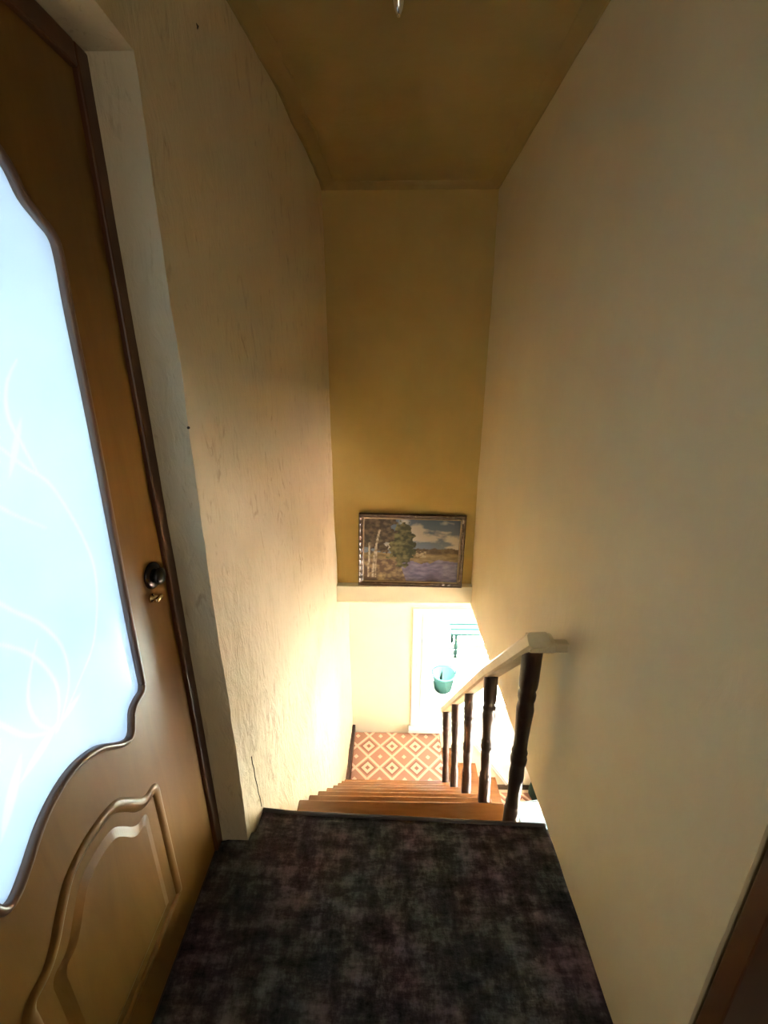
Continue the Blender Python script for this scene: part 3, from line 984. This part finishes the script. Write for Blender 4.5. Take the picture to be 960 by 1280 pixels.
def scene_color(u, v):
    """a generic river landscape with trees under a cloudy sky"""
    hz = 0.46 + 0.02 * fbm(u, 0.2, 5, 4)
    c = mixc((0.14, 0.19, 0.27), (0.075, 0.12, 0.21), (v - 0.5) * 2)
    cl = fbm(u, v * 1.7, 4.5, 2.0) + 0.5 * (1 - abs(v - 0.68) / 0.16) * (1 if u > 0.4 else 0.6)
    c = mixc(c, (0.48, 0.45, 0.42), (cl - 0.05) * 2.2)
    c = mixc(c, (0.62, 0.60, 0.56), max(0, (0.04 - math.hypot((u - 0.84) * 0.7, v - 0.95) + 0.02 * fbm(u, v, 20, 19)) * 14) + max(0, (0.07 - math.hypot(u - 0.42, (v - 0.95))) * 14))
    if v < hz + 0.08 + 0.03 * fbm(u, 0, 9, 7) and u > 0.4:
        c = mixc((0.075, 0.05, 0.03), (0.13, 0.10, 0.06), 0.5 + fbm(u, v, 20, 3))
    if v < hz:
        c = mixc((0.13, 0.09, 0.04), (0.28, 0.21, 0.10), 0.45 + 0.8 * fbm(u, v * 2.5, 10, 1))
    if v < 0.34 + 0.08 * fbm(u, 0, 4, 9) and u > 0.42 - 0.3 * (0.34 - v):
        c = mixc((0.10, 0.09, 0.20), (0.22, 0.20, 0.34), 0.4 + 0.9 * fbm(u * 1.5, v * 3, 8, 5))
        c = mixc(c, (0.07, 0.06, 0.10), 0.75 * max(0.0, 1 - abs(u - 0.74 + 0.1 * v) / 0.10) * max(0.0, 1 - v / 0.24) * 1.6)
    if u < 0.46 - 0.25 * v and v < 0.36:
        c = mixc((0.09, 0.055, 0.04), (0.40, 0.30, 0.16), 0.22 + 0.9 * fbm(u * 1.5, v * 1.6, 9, 8))
    # trees
    d = math.hypot((u - 0.40) / (0.13 + 0.03 * fbm(u, v, 12, 6)), (v - 0.60) / 0.34)
    if d < 1 + 0.35 * fbm(u, v, 14, 11):
        c = mixc((0.035, 0.04, 0.02), (0.17, 0.16, 0.07), 0.35 + 1.0 * fbm(u, v, 17, 12) - 0.8 * (u - 0.40) / 0.13 * 0.5)
    d = math.hypot((u - 0.13) / 0.20, (v - 0.82) / 0.36)
    if d < 1 + 0.4 * fbm(u, v, 11, 13):
        c = mixc((0.045, 0.03, 0.025), (0.15, 0.11, 0.07), 0.3 + 1.1 * fbm(u, v, 18, 14))
    for (tx, lean, w, top) in ((0.055, 0.02, 0.010, 0.62), (0.10, 0.10, 0.011, 0.82), (0.13, 0.03, 0.006, 0.7)):
        if abs(u - (tx + lean * v * v)) < w and 0.06 < v < top:
            c = mixc((0.50, 0.44, 0.36), (0.22, 0.17, 0.12), 0.5 + 1.3 * fbm(u, v, 25, 15))
    if 0.55 < u < 0.66 and 0.40 < v < 0.5 and fbm(u, v, 30, 16) > -0.05:
        c = (0.34, 0.28, 0.18)
    g = sum(c) / 3
    return tuple((0.9 * q + 0.1 * g) * 0.95 for q in c)


bm = bmesh.new()
cl_ = bm.loops.layers.float_color.new('Col')
NU, NV = 150, 104
cw, ch = PW - 2 * c0, PH - 2 * c0
vg = [[bm.verts.new((-cw / 2 + cw * i / NU, -0.006, c0 + ch * j / NV)) for j in range(NV + 1)] for i in range(NU + 1)]
for i in range(NU):
    for j in range(NV):
        f = bm.faces.new((vg[i][j], vg[i + 1][j], vg[i + 1][j + 1], vg[i][j + 1]))
        for lp, (a, b) in zip(f.loops, ((i, j), (i + 1, j), (i + 1, j + 1), (i, j + 1))):
            lp[cl_] = (*scene_color(a / NU, b / NV), 1)
link('canvas', bm, M['canvas'], pic)

# ------------------------------------------------------------------ ceiling lamp
lam = empty('ceiling_lamp', (0.012, 1.20, CZ), 'chrome ceiling lamp with a tapered pointed stem', 'lamp')
bm = bmesh.new()
lathe(bm, [(0.055, 0.0), (0.055, -0.008), (0.042, -0.022), (0.014, -0.032)], 24)
link('canopy', bm, M['chrome'], lam, True)
bm = bmesh.new()
lathe(bm, [(0.012, -0.028), (0.018, -0.06), (0.019, -0.11), (0.016, -0.145), (0.010, -0.165), (0.004, -0.176)], 20)
link('stem', bm, M['chrome'], lam, True)
bm = bmesh.new()
bmesh.ops.create_icosphere(bm, subdivisions=2, radius=0.0045)
o = link('finial', bm, M['brass'], lam, True)
o.location = (0, 0, -0.176)

# ------------------------------------------------------------------ things on the lower floor
duct = empty('cable_duct', (0.96, YF, -1.6), 'white cable duct running down the lower wall at a slant', 'cable duct')
bm = bmesh.new()
sweep(bm, [(-0.24, -0.008, -0.13), (0.22, -0.008, -0.79)], [(-0.022, -0.008), (0.022, -0.008), (0.022, 0.006), (0.016, 0.008), (-0.016, 0.008), (-0.022, 0.006)], up=Vector((0, -1, 0)))
link('channel', bm, M['white_plastic'], duct)
bm = bmesh.new()
sweep(bm, [(-0.24, -0.0165, -0.13), (0.22, -0.0165, -0.79)], [(-0.004, -0.001), (0.004, -0.001), (0.004, 0.001), (-0.004, 0.001)], up=Vector((0, -1, 0)))
link('seam', bm, mat('grey_seam', (0.35, 0.36, 0.36), 0.6), duct)

bx_ = empty('storage_box', (1.26, 2.72, Z0 + 0.008), 'pale blue plastic storage box on the lower floor, lid open', 'box')
bx_.rotation_euler = (0, 0, math.radians(8))
bm = bmesh.new()
for a in ((-0.10, 0.30, -0.14, -0.13, 0, 0.2), (-0.10, 0.30, 0.13, 0.14, 0, 0.2), (-0.10, -0.09, -0.13, 0.13, 0, 0.2), (0.29, 0.30, -0.13, 0.13, 0, 0.2), (-0.09, 0.29, -0.13, 0.13, 0, 0.01)):
    bbox(bm, *a)
link('body', bm, M['blue_white'], bx_)
bm = bmesh.new()
bbox(bm, -0.11, 0.31, -0.15, 0.0, 0.2, 0.215, 0.004)
link('lid', bm, M['blue_white'], bx_)
bm = bmesh.new()
bbox(bm, -0.11, 0.31, 0.0, 0.012, 0.2, 0.36, 0.004)
link('lid_flap', bm, M['white_plastic'], bx_)
bg = empty('cloth_bag', (1.48, 3.015, Z0 + 0.008), 'dark green cloth bag on the lower floor beside the blue box', 'bag')
bm = bmesh.new()
bmesh.ops.create_icosphere(bm, subdivisions=3, radius=1.0)
for v in bm.verts:
    n = 1 + 0.12 * noise.noise(v.co * 2.5)
    v.co = Vector((v.co.x * 0.13 * n, v.co.y * 0.11 * n, max(0, (v.co.z * n + 0.85)) * 0.15))
link('body', bm, M['green_cloth'], bg, True)
bm = bmesh.new()
sweep(bm, smooth_curve([(-0.07, 0, 0.23), (-0.05, 0.01, 0.33), (0.05, 0.01, 0.33), (0.07, 0, 0.23)], 6), circ(0.008, 6), up=Vector((0, 1, 0)))
link('handle', bm, M['green_cloth'], bg, True)
